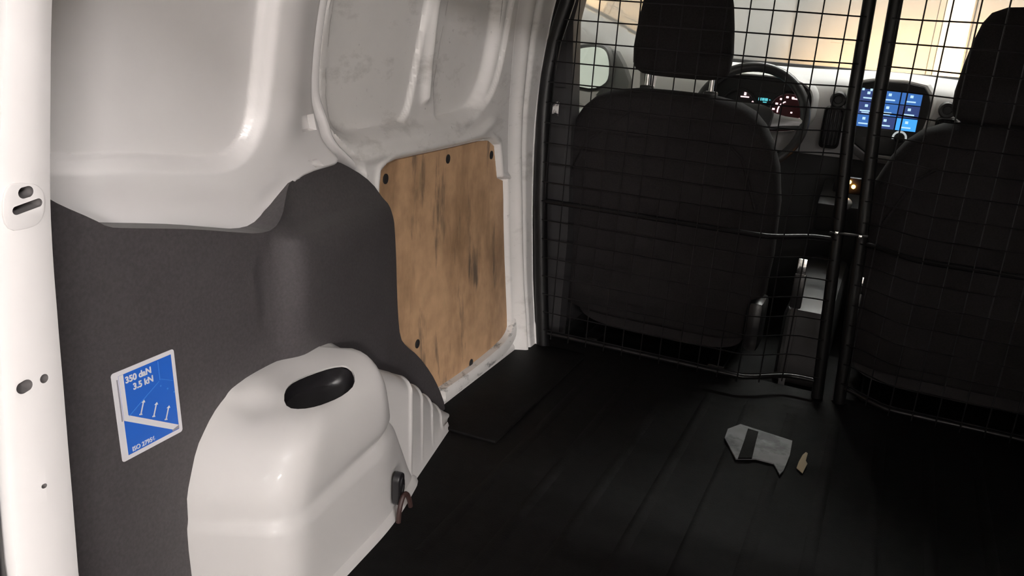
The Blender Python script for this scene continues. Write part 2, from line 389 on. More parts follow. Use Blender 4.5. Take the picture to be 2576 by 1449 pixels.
# white sill lip under the plywood
sp = smooth_line([tuple([*onw(a, b, .006)]) for a, b in ((1118, 998), (1180, 955), (1250, 898), (1285, 862), (1299, 825), (1303, 760))], 2)
rings = []
for i, (y, z) in enumerate(sp):
    x = float(xw(z)); t = Vector((sp[min(i+1, len(sp)-1)][0]-sp[max(i-1, 0)][0], sp[min(i+1, len(sp)-1)][1]-sp[max(i-1, 0)][1])).normalized(); n = Vector((t.y, -t.x))
    rings.append([(x+dx, y+n.x*s, z+n.y*s) for dx, s in ((-.02, -.018), (.003, -.016), (.008, -.011), (.010, 0), (.009, .010), (.003, .016), (-.02, .018))])
v, f = loft(rings); mk('sill_lip', v, f, 'sill_white', door)
# ------------------------------------------------------------------ dark lower trim
tr_px = [(120, 498), (152, 516), (236, 552), (272, 572), (320, 574), (420, 575), (500, 577), (600, 585), (650, 588), (690, 578), (722, 545), (748, 500), (775, 458), (850, 428), (880, 411), (905, 418), (950, 448), (975, 482), (988, 540), (995, 620), (1000, 700), (1006, 790), (1013, 852), (1030, 872), (1062, 896), (1095, 940), (1115, 980), (1127, 1014)]
TO = smooth_line([onw(a, b, .030) for a, b in tr_px], 1)
outline = [(-1.45, .66)]+TO+[(TO[-1][0]+.01, -.015), (-1.45, -.015)]
def t_off(y, z):
    y = np.asarray(y, float); z = np.asarray(z, float)
    o = .030+0*y
    ramp = sstep(-1.036, -.972, y)
    body = sstep(.525, .508, z)*(.35+.65*sstep(.26, .44, z))
    o += .030*ramp*body*(1-.85*sstep(-.955, -.62, y))
    o -= .034*sstep(.47, .60, z)*sstep(-1.04, -.93, y)
    o -= .012*sstep(-.75, -.60, y)
    o -= .004*np.exp(-((y+1.048)/.006)**2)*sstep(.37, .39, z)*sstep(.5, .48, z)
    return o
bm = bmesh.new(); bm.faces.new([bm.verts.new((0, p[0], p[1])) for p in outline])
for c in np.arange(-1.44, -.42, .010):
    bmesh.ops.bisect_plane(bm, geom=bm.verts[:]+bm.edges[:]+bm.faces[:], plane_co=(0, c, 0), plane_no=(0, 1, 0))
for c in list(np.arange(.02, .48, .025))+list(np.arange(.48, .66, .008)):
    bmesh.ops.bisect_plane(bm, geom=bm.verts[:]+bm.edges[:]+bm.faces[:], plane_co=(0, 0, c), plane_no=(0, 0, 1))
r = bmesh.ops.extrude_edge_only(bm, edges=[e for e in bm.edges if e.is_boundary])
nv = set(g for g in r['geom'] if isinstance(g, bmesh.types.BMVert))
for vtx in bm.verts:
    vtx.co.x = float(xw(vtx.co.z)+t_off(vtx.co.y, vtx.co.z))-(.0 if vtx not in nv else .06)
trim = frombm('trim_1', bm, 'trim', None, ang=45)
tag(trim, 'dark grey moulded lower trim panel on the left side', 'trim panel', kind='structure')
# ------------------------------------------------------------------ floor, ceiling, right side, cab shell
floor = empty('floor', 'black ribbed rubber load floor of the van', 'floor', kind='structure')
xs = np.arange(-.775, .776, .0125); yv = np.concatenate([np.arange(-1.72, .12, .04), [.12]])
Xg, Yg = np.meshgrid(xs, yv)
Zg = np.zeros_like(Xg); v = np.stack([Xg.ravel(), Yg.ravel(), Zg.ravel()], 1)
mk('floor_mat', v, grid_faces(len(xs), len(yv)), 'rubber', floor)
for k in range(12):                                       # raised ribs along the load floor
    x = -.513+.098*k
    y0, yy1 = (-.95, -.05) if k == 0 else (-1.65, -.05)
    rg = [[(x-.012, y, .0), (x-.006, y, .0018), (x+.006, y, .0018), (x+.012, y, .0)] for y in (y0, yy1)]
    vv, ff = loft(rg); mk('rib', vv, ff, 'rubber', floor)
rbox('step_mat', (-.655, -.275, .004), (.18, .56, .008), 'rubber', floor, .004)
floor_cab = rbox('cab_floor', (0, .62, -.09), (1.5, 1.0, .06), 'rubber', floor, .005)
ceiling = empty('ceiling', 'pale headlining under the van roof', 'ceiling', kind='structure')
rg = []
for y in (-1.74, -1.2, -.6, 0, .35, .62):
    rg.append([(x, y, 1.115+.05*(1-(x/.70)**2)) for x in np.linspace(-.69, .69, 24)])
v = [p for r in rg for p in r]+[(p[0], p[1], p[2]+.03) for r in rg for p in r]
n = 24*6; ff = grid_faces(24, 6); ff = [tuple(reversed(q)) for q in ff]+[tuple(i+n for i in q) for q in ff]
mk('roof_lining', v, ff, 'headliner', ceiling)
rbox('roof_rear_beam', (0, -1.73, 1.125), (1.36, .07, .07), 'white', ceiling, .015)
wall_right = empty('wall_right', 'white painted right inner side of the van', 'wall', kind='structure')
Yg, Zg = np.meshgrid(np.linspace(-1.70, 0.02, 60), np.linspace(-.01, 1.13, 50))
sheet('side_skin', Yg, Zg, lambda y, z: .03*sstep(.59, .58, z)-.02*sstep(.62, .66, z)*sstep(-1.45, -1.40, y)*sstep(-.1, -.16, y), 'white', wall_right, side=1)
Yg, Zg = np.meshgrid(np.linspace(-1.62, -.45, 30), np.linspace(0, .56, 20))
sheet('side_trim', Yg, Zg, lambda y, z: .045+0*y, 'trim', wall_right, side=1)

v, f = loft([[(-p[0], p[1], p[2]) for p in reversed(r)] for r in pillar_rings]); mk('rear_pillar', v, f, 'white', wall_right)
# cab doors, pillars, windscreen
def mirror_pts(pts, s): return [(-s*p[0], p[1], p[2]) for p in pts]
for s, nm, lab, wn, wl in ((-1, 'door_2', 'dark driver door lining left of the driver seat', 'window_2', 'clear side window in the driver door'), (1, 'door_3', 'dark passenger door lining right of the passenger seat', 'window_3', 'clear side window in the passenger door')):
    d = empty(nm, lab, 'door', kind='structure')
    rbox('door_lining', (s*.775, .62, .24), (.05, 1.0, .66), 'dash_dark', d, .015)
    rbox('outer_skin', (s*.835, .66, .22), (.04, 1.2, .74), 'white', d, .012)
    rbox('arm_rest', (s*.735, .62, .36), (.06, .5, .05), 'dash_dark', d, .02)
    x0, x1 = s*.775, s*.69
    g = [(s*.79, .16, .575), (s*.79, 1.12, .575), (s*.765, 1.0, .74), (s*.70, .62, 1.06), (s*.69, .16, 1.10)]
    N = Vector((s, 0, .2)).normalized()*.004
    vv = g+[tuple(Vector(p)+N) for p in g]; ff = [(0, 1, 2, 3, 4), (9, 8, 7, 6, 5)]+[(i, (i+1) % 5, 5+(i+1) % 5, 5+i) for i in range(5)]
    o = mk(wn, vv, ff, 'glass', None, smooth=False); tag(o, wl, 'window', kind='structure')
    for nm2, path, r in (('window_pillar', [(s*.80, 1.16, .57), (s*.775, 1.02, .75), (s*.71, .64, 1.08), (s*.69, .52, 1.12)], .022), ('window_top_rail', [(s*.70, .62, 1.09), (s*.69, .1, 1.115)], .022)):
        vv, ff = tube(smooth_line(path, 1), r, 8); mk(nm2, vv, ff, 'dash_dark', d)
cp = [(z, float(np.interp(z, [-.05, .3, .62, .85, 1.1], [-.70, -.70, -.718, -.736, -.69]))) for z in np.arange(-.05, 1.12, .06)]
for s in (-1, 1):
    rg = [[((-s)*(x+dx), .12+dy, z) for dx, dy in ((-.05, -.02), (.0, -.02), (.013, -.005), (.013, .05), (.0, .06), (-.05, .06))] for z, x in cp]
    v, f = loft(rg); mk('belt_pillar', v, f, 'dash_dark', wall_left if s < 0 else wall_right)
    a = [(s*.74, 1.52, .70), (s*.70, 1.20, .86), (s*.655, .80, 1.06), (s*.62, .60, 1.13)]
    v, f = tube(smooth_line(a, 1), .028, 10); mk('windscreen_pillar', v, f, 'headliner', wall_left if s < 0 else wall_right)
g = [(-.72, 1.54, .72), (.72, 1.54, .72), (.60, .62, 1.14), (-.60, .62, 1.14)]
N = Vector((0, .42, .92)).normalized()*.005
vv = g+[tuple(Vector(p)+N) for p in g]
o = mk('window_1', vv, [(0, 1, 2, 3), (7, 6, 5, 4), (0, 4, 5, 1), (1, 5, 6, 2), (2, 6, 7, 3), (3, 7, 4, 0)], 'glass', None, smooth=False)
tag(o, 'wide clear windscreen in front of the dashboard', 'windscreen', kind='structure')
# ------------------------------------------------------------------ garage round the van
GX0, GX1, GY0, GY1, GZ0, GZ1 = -2.4, 5.4, -8.2, 3.3, -.6, 2.25
def slab(name, a, b, m, lab, cat):
    c = [(p+q)/2 for p, q in zip(a, b)]; s = [abs(q-p) for p, q in zip(a, b)]
    o = rbox(name, (0, 0, 0), s, m, None, 0); o.location = c; return tag(o, lab, cat, kind='structure')
slab('floor_garage', (GX0, GY0, GZ0-.1), (GX1, GY1+3, GZ0), 'garage_floor', 'grey concrete garage floor outside the van', 'floor')
slab('ceiling_garage', (GX0, GY0, GZ1), (GX1, GY1+3, GZ1+.1), 'garage_ceiling', 'pale garage ceiling above the van', 'ceiling')
slab('wall_garage_left', (GX0-.1, GY0, GZ0), (GX0, GY1+3, GZ1), 'garage_left', 'pale greenish garage wall seen through the driver window', 'wall')
slab('wall_garage_right', (GX1, GY0, GZ0), (GX1+.1, GY1+3, GZ1), 'garage_wall', 'pale garage wall to the right of the van', 'wall')
slab('wall_garage_back', (GX0, GY0-.1, GZ0), (GX1, GY0, GZ1), 'garage_wall', 'pale garage wall behind the van', 'wall')
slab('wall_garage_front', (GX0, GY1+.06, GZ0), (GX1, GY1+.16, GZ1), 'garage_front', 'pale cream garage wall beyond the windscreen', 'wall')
gd = empty('door_4', 'grey garage door panel beyond the windscreen, lit orange by the headlights', 'garage door', (0, 0, 0), kind='structure')
for k in range(4):
    rbox('door_leaf', (-.20+.0, GY1+.045, -.30+.60*k), (.74, .03, .594), 'garage_grey', gd, .006)
rbox('door_leaf', (.185, GY1+.04, .8), (.03, .05, 2.6), 'garage_grey', gd, .006)
rbox('door_leaf', (.80, GY1+.045, .8), (.9, .03, 2.6), 'garage_grey', gd, .006)
rbox('door_post', (.27, GY1+.03, .8), (.135, .07, 2.75), 'garage_white', gd, .01)
def ceiling_lamp(loc, strength, label, rot):
    t = empty('ceiling_lamp', label, 'lamp', loc, 'twin tube lamps on the garage ceiling'); t.rotation_euler.z = rot
    rbox('housing', (0, 0, .07), (1.3, .17, .05), 'garage_white', t, .01)
    for s in (-1, 1):
        m = MATS['tube_glow'].copy(); m.name = 'tube_glow_lit'; m.node_tree.nodes['Principled BSDF'].inputs['Emission Strength'].default_value = strength; MATS[m.name+str(strength)] = m
        v, f = tube([(-.59, s*.05, .015), (.59, s*.05, .015)], .013, 12); mk('tube', v, f, m.name+str(strength), t)
        for e in (-1, 1): rbox('socket', (e*.605, s*.05, .028), (.02, .034, .055), 'garage_white', t, .004)
    return t
ceiling_lamp((2.0, -3.3, 2.06), TUBE_REAR, 'twin fluorescent tube lamp on the garage ceiling nearest the rear doors', math.radians(75))
ceiling_lamp((4.6, -7.4, 2.06), TUBE_FILL*1.6, 'added unseen twin tube fill lamp in the far right corner of the garage', math.radians(75))  # out-of-view lamp added to fill the left side with light
ceiling_lamp((1.6, -7.5, 2.06), TUBE_FILL*.35, 'added unseen twin tube fill lamp at the back of the garage', math.radians(75))  # second added fill lamp, never in view
ceiling_lamp((0, 1.75, 2.12), TUBE_FRONT, 'twin fluorescent tube lamp on the garage ceiling ahead of the van', 0)
for hx_, tx, e in ((.52, .38, 1.0), (-.42, -.05, .95)):     # the van's own headlights shining on the wall ahead
    ld = bpy.data.lights.new('headlight_beam', 'SPOT'); ld.energy = HEADLIGHT_W*e; ld.color = (1, .60, .27); ld.spot_size = math.radians(78); ld.spot_blend = 1.0; ld.shadow_soft_size = .05
    lo = bpy.data.objects.new('headlight_beam', ld); COL.objects.link(lo); lo.location = (hx_, 2.35, .18)
    lo.rotation_euler = (Vector((tx, 3.3, .46))-Vector(lo.location)).to_track_quat('-Z', 'Y').to_euler()
# ------------------------------------------------------------------ wheel arch box
arch = empty('wheel_arch_box', 'white moulded wheel arch box with a black oval opening beside the blue sticker', 'wheel arch', (-.69, -.9, 0))
def apart(name, v, f, m, parent=arch, **k):
    return mk(name, [(p[0]+.69, p[1]+.9, p[2]) for p in v], f, m, parent, **k)
def fillet(pts, rad, n=7):
    out = [pts[0]]
    for i in range(1, len(pts)-1):
        p, a, b = Vector(pts[i]), Vector(pts[i-1]), Vector(pts[i+1]); r = rad[i]
        r = min(r, .48*(a-p).length, .48*(b-p).length); s, e = p+(a-p).normalized()*r, p+(b-p).normalized()*r
        for k in range(n+1):
            t = k/n; out.append(tuple(s*(1-t)**2+p*2*t*(1-t)+e*t*t))
    out.append(pts[-1]); return out
def resamp(pts, n):
    pts = np.array(pts); d = np.r_[0, np.cumsum(np.linalg.norm(np.diff(pts, axis=0), axis=1))]
    t = np.linspace(0, d[-1], n); return np.stack([np.interp(t, d, pts[:, k]) for k in range(pts.shape[1])], 1)
XB = -.775
def level(z, ins=0.0):
    yr_ = float(np.interp(z, [0, .12, .19, .25, .285, .305], [-1.262, -1.258, -1.25, -1.222, -1.19, -1.165]))
    yc = float(np.interp(z, [0, .07, .15, .25, .30, .32], [-.755, -.79, -.83, -.868, -.895, -.905]))
    xc = float(np.interp(z, [0, .15, .25, .3], [-.642, -.646, -.660, -.675]))-ins
    g = float(np.interp(z, [0, .02, .138, .150, .200, .23, .262, .285, .300, .309, .312], [0, .006, .008, .0085, .009, .010, .016, .028, .045, .066, .085]))+ins
    g2 = g if z < .2 else max(g*.8, .008)
    gr = .013*math.exp(-((z-.163)/.014)**2)+.006*float(sstep(.150, .143, z))*0; st = .006*float(sstep(.152, .146, z))
    B = (-.592-g+st, yr_+.078+g2*.55-st); M = (-.604-g-gr, -.90); Cc = (min(xc, -.625-g*.9)-gr*.8, yc-(g-.01)*.5)
    A = (XB, yr_-.004); D = (XB, yc+.012)
    return fillet([A, B, M, Cc, D], [0, .045, .12, .035, 0])
NU = 90; rings = []
ZL = [0, .004, .03, .07, .11, .134, .142, .150, .156, .162, .168, .176, .186, .20, .22, .24, .255, .268, .279, .289, .297, .303, .308, .311]
for z in ZL: rings.append([(p[0], p[1], z) for p in resamp(level(z), NU)])
top = rings[-1]
wallp = [(XB, -1.17+.265*(i/(NU-1)), .312) for i in range(NU)]
for t in (.12, .28, .46, .66, .85, 1.0):
    rings.append([(a[0]*(1-t)+b[0]*t, a[1]*(1-t)+b[1]*t, .311+.006*math.sin(t*PI/2)) for a, b in zip(top, wallp)])
def dish(p):                                        # hollow round the oval opening and swell of the rear shoulder
    x, y, z = p
    k = math.exp(-(((x+.665)/.055)**2+((y+1.035)/.085)**2))*float(sstep(.24, .30, z))*float(sstep(-.752, -.71, x))
    k2 = math.exp(-(((x+.705)/.030)**2+((y+1.125)/.030)**2))*float(sstep(.24, .30, z))
    return (x, y, z-.020*k-.011*k2)
HC = Vector((-.668, -1.030, .296))
body_v, body_f = [], []
rings = [[dish(p) for p in r] for r in rings]
v, f = loft(rings, False, False)
# close the shell towards the wall and floor so the opening can be cut cleanly
bm = bmesh.new(); bv = [bm.verts.new((p[0]+.69, p[1]+.9, p[2])) for p in v]
for q in f: bm.faces.new([bv[i] for i in q])
bmesh.ops.remove_doubles(bm, verts=bm.verts[:], dist=1e-5)
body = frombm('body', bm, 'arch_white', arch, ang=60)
md = body.modifiers.new('thick', 'SOLIDIFY'); md.thickness = .004; md.offset = -1
bpy.context.view_layer.update(); me = bpy.data.meshes.new_from_object(body.evaluated_get(bpy.context.evaluated_depsgraph_get())); body.modifiers.clear(); body.data = me
# oval opening: measured outline on the sloping top
hole_px = [(712, 1002), (722, 972), (745, 950), (790, 930), (835, 919), (870, 920), (890, 938), (893, 968), (868, 993), (830, 1016), (795, 1032), (755, 1038), (722, 1030)]
nrm = Vector((.42, -.10, .90)).normalized(); U = Vector((.12, 1, 0)); U = (U-nrm*U.dot(nrm)).normalized(); V = nrm.cross(U)
hp = []
for a, b in hole_px:
    d = Vector(RM.T @ np.array([(a-W/2)/F, -(b-H/2)/F, 1.0])); c = Vector(CAM); t = (HC-c).dot(nrm)/d.dot(nrm); q = c+d*t-HC
    hp.append((q.dot(U), q.dot(V)))
hp = smooth_poly(hp, 1)
area = sum(hp[i][0]*hp[(i+1) % len(hp)][1]-hp[(i+1) % len(hp)][0]*hp[i][1] for i in range(len(hp)))
if area < 0: hp.reverse()
HL = HC+Vector((.69, .9, 0))
c = plate('cutter', hp, (HL-nrm*.06, U, V), .12, 'arch_white'); c.parent = arch; bool_cut(body, [c])
rg = []
for s, h in ((1.045, .004), (1.03, -.004), (1.0, -.016), (.93, -.030), (.80, -.036), (.4, -.037)):
    rg.append([tuple(HL+U*p[0]*s+V*p[1]*s+nrm*(h-.002)) for p in hp])
v, f = loft(rg[1:], True, False); f.append(tuple((len(rg)-2)*len(hp)+i for i in range(len(hp)))); mk('opening_cup', v, f, 'black_plastic', arch)
# ribbed front skirt running down to the floor
ST = [-.93, -.90]+list(np.arange(-.885, -.475, .0035))
rg = []
for y in ST:
    zt = float(np.interp(y, [-.93, -.86, -.795, -.73, -.67, -.587, -.52, -.48], [.286, .262, .228, .186, .142, .078, .024, -.004]))
    xs_ = -.650-max(0, y+.755)*.20
    bump_ = 0; xs0 = xs_
    for yb_, wd in ((-.755, 1), (-.690, 1), (-.625, 1), (-.560, 1)):
        k = math.exp(-((y-yb_)/.0045)**2); zt += .004*k; xs_ += .0035*k; bump_ = max(bump_, k)
    r_ = min(.03, max(zt, .012)*.5)
    prof = [(XB, y+.02, zt-.014), (XB+.03, y+.01, zt-.006)]+[(xs_-r_+r_*math.sin(a), y-.006*a, zt-r_+r_*math.cos(a)) for a in np.linspace(0, PI/2, 8)]
    xb = xs0+.014
    prof += [(xs_+.004, y-.012, max(zt-r_, .0)*.6), (xs0+.010, y-.016, .016 if zt > .03 else max(zt-r_, 0)*.4), (xb, y-.018, .010 if zt > .03 else 0), (xb+.003, y-.018, 0)]
    rg.append(prof)
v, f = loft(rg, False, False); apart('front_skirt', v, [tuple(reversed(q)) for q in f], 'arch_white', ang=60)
# base flange
pts = [p for p in resamp(level(0.0), 60)]
rg = []
for i, p in enumerate(pts):
    q0, q1 = pts[max(i-1, 0)], pts[min(i+1, 59)]; t = (q1-q0)/np.linalg.norm(q1-q0); n_ = np.array([t[1], -t[0]])
    if n_[0] < 0 and abs(n_[1]) < .5: n_ = -n_
    rg.append([(p[0]+n_[0]*s, p[1]+n_[1]*s, z) for s, z in ((-.004, .016), (.004, .012), (.010, .005), (.012, 0))])
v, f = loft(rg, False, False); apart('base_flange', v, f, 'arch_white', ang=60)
# ------------------------------------------------------------------ lashing eye at the foot of the arch
eye = empty('lashing_eye', 'small black lashing eye with a dark red loop at the foot of the white arch', 'lashing eye', (-.592, -.885, .0))
eye.rotation_euler.z = math.radians(6)
plate('eye_plate', pill(.026, .062), ((-.012, 0, .060), (0, 1, 0), (0, 0, 1)), .012, 'black_plastic', eye, .003)
v, f = tube([(.0, .0+.007*math.cos(2*PI*k/12), .066+.016*math.sin(2*PI*k/12)) for k in range(12)], .0025, 6, closed=True); mk('eye_ring', v, f, 'black_steel', eye)
v, f = tube(smooth_line([(.002, -.014, .002), (.004, -.016, .03), (.005, -.006, .050), (.005, .008, .050), (.006, .020, .030), (.006, .026, .012)], 2), .0045, 8); mk('loop', v, f, 'strap', eye)
# ------------------------------------------------------------------ blue load sticker
c4 = [onw(a, b, .0335) for a, b in ((279, 947), (436, 877), (466, 1081), (315, 1167))]
cy = sum(p[0] for p in c4)/4; cz = sum(p[1] for p in c4)/4
sw = ((c4[1][0]-c4[0][0])+(c4[2][0]-c4[3][0]))/2; sh = ((c4[0][1]-c4[3][1])+(c4[1][1]-c4[2][1]))/2
zt_, zb_ = cz+sh/2, cz-sh/2
slope = (float(xw(zt_))-float(xw(zb_)))/sh
stk = empty('load_sticker', 'blue and white cargo load sticker on the dark trim panel', 'sticker', (float(xw(cz))+.0312, cy, cz))
SU = Vector((0, 1, 0)); SV = Vector((slope, 0, 1)).normalized(); SN = SU.cross(SV).normalized()
def spl(name, pts, h, m, th=.0003): return plate(name, pts, (SN*h, SU, SV), th, m, stk)
spl('backing', rrect2(sw, sh, .004), 0, 'sticker_white', .0006)
hw, hh = sw/2, sh/2
spl('blue_field', [(-hw+.010, hh-.006), (-hw+.010, -hh+.006), (hw-.006, -hh+.006), (hw-.006, hh-.006)], .0006, 'blue')
spl('white_bar', [(-hw+.010, hh-.006), (-hw+.010, -hh*.10), (-hw+.017, -hh*.02), (-hw+.017, hh-.006)], .0010, 'sticker_white')
spl('grey_line', [(-hw+.0065, hh-.010), (-hw+.0065, -hh*.10), (-hw+.0085, -hh*.10), (-hw+.0085, hh-.010)], .0008, 'sticker_grey')
spl('white_bar', [(-hw+.010, -hh*.10), (-hw+.017, -hh*.02), (hw-.006, -hh*.80), (hw-.017, -hh*.84)], .0010, 'sticker_white')
spl('grey_line', [(hw-.017, -hh*.84), (hw-.006, -hh*.80), (hw-.006, -hh*.88), (hw-.018, -hh*.88)], .0010, 'sticker_grey')
for bx, by in ((-.011, .000), (.0085, -.0110), (.0275, -.0235)):
    spl('arrow', [(bx-.0046, by-.0085), (bx-.0026, by-.0085), (bx+.0036, by+.006), (bx+.0016, by+.006)], .0010, 'sticker_white')
    spl('arrow_head', [(bx-.0004, by+.0068), (bx+.0056, by+.0052), (bx+.0044, by+.0092)], .0010, 'sticker_white')
    spl('arrow_foot', [(bx-.0058, by-.0082), (bx-.0010, by-.0096), (bx-.0014, by-.0076), (bx-.0056, by-.0066)], .0010, 'sticker_white')
for dx, dz in ((.022, .0175), (.0325, .0095), (.0425, .0010)):
    spl('dot', [(p[0]+dx, p[1]+dz) for p in pill(.0026, .0026, 4)], .0010, 'blue_pale')
spl('thin_line', [(.0215, .026), (.0223, .026), (.0223, hh-.008), (.0215, hh-.008)], .0010, 'blue_pale')
spl('thin_line', [(.024, .0260), (hw-.007, .0165), (hw-.007, .0173), (.024, .0268)], .0010, 'blue_pale')
spl('thin_line', [(-hw+.018, -hh*.04), (.020, .0250), (.0205, .0243), (-hw+.0185, -hh*.06)], .0010, 'blue_pale')
def smat(u, v): return Matrix.Translation(SN*.0011+SU*u+SV*v) @ Matrix((( SU.x, SV.x, SN.x, 0), (SU.y, SV.y, SN.y, 0), (SU.z, SV.z, SN.z, 0), (0, 0, 0, 1)))
text_mesh('lettering', '350 daN', .0118, smat(-.0105, .0445), 'sticker_white', stk, .0004)
text_mesh('lettering', '3.5 kN', .0118, smat(-.0045, .0320), 'sticker_white', stk, .0004)
text_mesh('lettering', 'ISO 27956', .0085, smat(-.0155, -.0490), 'sticker_white', stk, .0002)
# ------------------------------------------------------------------ wire mesh bulkhead
def bend(x):                                     # mesh swings forward to the centre posts
    return .08*float(sstep(-.17, -.035, x))*float(sstep(.19, .055, x)) if -.2 < x < .22 else 0.0
def left_edge(z): return float(np.interp(z, [0, .04, .19, .405, .618, .707, .805, .9, 1.0, 1.1], [-.700, -.705, -.722, -.742, -.752, -.750, -.738, -.711, -.685, -.645]))
def post_x(z): return float(np.interp(z, [0, .41, .70, .94, 1.12], [.020, -.004, -.026, -.031, -.034]))
def half(name, label, xa, xb_, lo_edge, hi_edge, posts, grp):
    t = empty(name, label, 'partition', ((xa+xb_)/2, 0, 0), grp); ox = (xa+xb_)/2
    def add(nm, path, r, n=8, m='black_steel'):
        v, f = tube([(p[0]-ox, p[1], p[2]) for p in path], r, n); return mk(nm, v, f, m, t)
    for z in np.arange(.055, 1.10, .05):
        l, r = lo_edge(z), hi_edge(z)
        add('wire', [(x, bend(x)-.002, z) for x in np.linspace(l, r, 26)], .0017, 6)
    z0, z1 = .030, 1.105
    x = -.668-.05*2
    while x < xb_:
        zz = [z for z in np.arange(z0, z1+.001, .025) if lo_edge(z) <= x <= hi_edge(z)]
        if len(zz) > 2: add('wire', [(x, bend(x)+.0013, zz[0]), (x, bend(x)+.0013, zz[-1])], .0017, 6)
        x += .05
    for z, r in ((.405, .0065), (.042, .0065)):
        add('cross_bar', [(x, bend(x)+.010, z-(.002 if z > .2 else 0)) for x in np.linspace(lo_edge(z), hi_edge(z), 30)], r, 10)
    add('top_bar', [(x, bend(x)+.006, 1.105) for x in np.linspace(lo_edge(1.1), hi_edge(1.1), 20)], .012, 10)
    for nm, fx, r in posts: add(nm, [(fx(z), bend(fx(z))+.012, z) for z in np.arange(.0, 1.12, .04)], r, 12)
    return t
half('mesh_partition', 'black wire mesh partition panel behind the driver seat', -.75, -.03, left_edge, post_x, (('frame_tube', lambda z: left_edge(z)+.008, .0185), ('frame_post', post_x, .0145)), 'wire mesh bulkhead panels')
half('mesh_partition', 'black wire mesh partition panel behind the passenger seat', .05, .75, lambda z: post_x(z)+.052, lambda z: -left_edge(z), (('frame_tube', lambda z: -left_edge(z)-.006, .0165), ('frame_post', lambda z: post_x(z)+.053, .0150)), 'wire mesh bulkhead panels')
lt = empty('partition_latch', 'shiny clamp strap joining the two mesh partition posts', 'latch', (.02, .07, .42))
rbox('strap', (0, -.006, .006), (.085, .004, .006), 'black_steel', lt, .001, rot=Matrix.Rotation(math.radians(-3), 3, 'Y'))
for s in (-1, 1): rbox('bolt', (s*.026, -.010, .006), (.009, .006, .009), 'chrome', lt, .002)
tp = empty('tape_scrap', 'crumpled white tape scrap at the upper left end of the mesh', 'tape', at(1385, 276, 'y', .045))
vv, ff = [], []
for i in range(9):
    for j in range(4):
        vv.append((-.022+.0055*i, .004*math.sin(i*1.9+j)+.002*j, -.010+.007*j+.004*math.sin(i*1.3)+(.012*float(sstep(4, 8, i)) if j > 1 else 0)))
o = mk('scrap', vv, grid_faces(9, 4), 'tape', tp); o.modifiers.new('t', 'SOLIDIFY').thickness = .0008
# ------------------------------------------------------------------ seats
def ring(cx, cy, z, hw, hd, p=3.2, n=36):
    out = []
    for k in range(n):
        a = 2*PI*k/n; c, s = math.cos(a), math.sin(a)
        out.append((cx+hw*math.copysign(abs(c)**(2/p), c), cy+hd*math.copysign(abs(s)**(2/p), s), z))
    return out
def seat(x, label, head_dz, hx):
    t = empty('front_seat', label, 'seat', (x, .20, -.06), 'front seats')
    B = lambda l: [ring(0, c-.20, z+.06, a, b, p) for z, c, a, b, p in l]
    v, f = loft(B([(.04, .30, .22, .05, 4), (.06, .29, .27, .07, 4), (.15, .27, .29, .085, 4.5), (.30, .24, .300, .085, 4.5), (.45, .21, .298, .08, 4.5), (.54, .195, .283, .076, 4), (.60, .188, .260, .072, 3.6), (.64, .186, .236, .068, 3.4), (.67, .188, .205, .062, 3.2), (.688, .19, .165, .052, 3), (.698, .192, .10, .035, 2.8), (.700, .193, .03, .012, 2.5)]))
    back = mk('backrest', v, f, 'fabric', t)
    v, f = tube([(-.25, -.075, .50), (-.20, -.079, .62), (-.10, -.078, .70), (.10, -.078, .70), (.20, -.079, .62), (.25, -.075, .50)], .004, 6); mk('piping', v, f, 'fabric', back)
    v, f = loft([[(p[0], p[2]-.20, p[1]+.06) for p in ring(0, .06, y, a, b, 3.5)] for y, a, b in ((.30, .20, .05), (.32, .25, .08), (.55, .255, .085), (.74, .25, .08), (.79, .22, .05))])
    mk('cushion', v, f, 'fabric', t)
    h = head_dz
    v, f = loft([ring(hx, c-.20, z+.06+h, a, b, p) for z, c, a, b, p in ((.690, .215, .07, .02, 2.5), (.694, .215, .100, .035, 3), (.704, .215, .117, .045, 3.4), (.72, .213, .124, .050, 3.6), (.76, .210, .126, .052, 3.6), (.82, .205, .120, .050, 3.5), (.87, .202, .112, .047, 3.5), (.91, .20, .102, .042, 3.3), (.932, .20, .088, .034, 3), (.945, .20, .06, .02, 2.6), (.948, .20, .02, .008, 2.4))])
    mk('headrest', v, f, 'fabric', t)
    for s in (-1, 1):
        v, f = tube([(hx+s*.084, .012, .70), (hx+s*.084, .012, .80+h)], .0065, 10); mk('headrest_post', v, f, 'chrome', t)
        rbox('post_collar', (hx+s*.084, .012, .758), (.034, .028, .016), 'black_plastic', t, .005)
    for s in (-1, 1): rbox('seat_rail', (s*.19, .33, -.025), (.05, .5, .07), 'black_steel', t, .008)
    rbox('recline_cover', (.285, .02, .18), (.04, .11, .14), 'black_plastic', t, .015)
    return t
seat(-.455, 'dark fabric driver seat behind the steering wheel', .042, 0)
seat(.335, 'dark fabric passenger seat at the right edge of the view', .0, -.03)
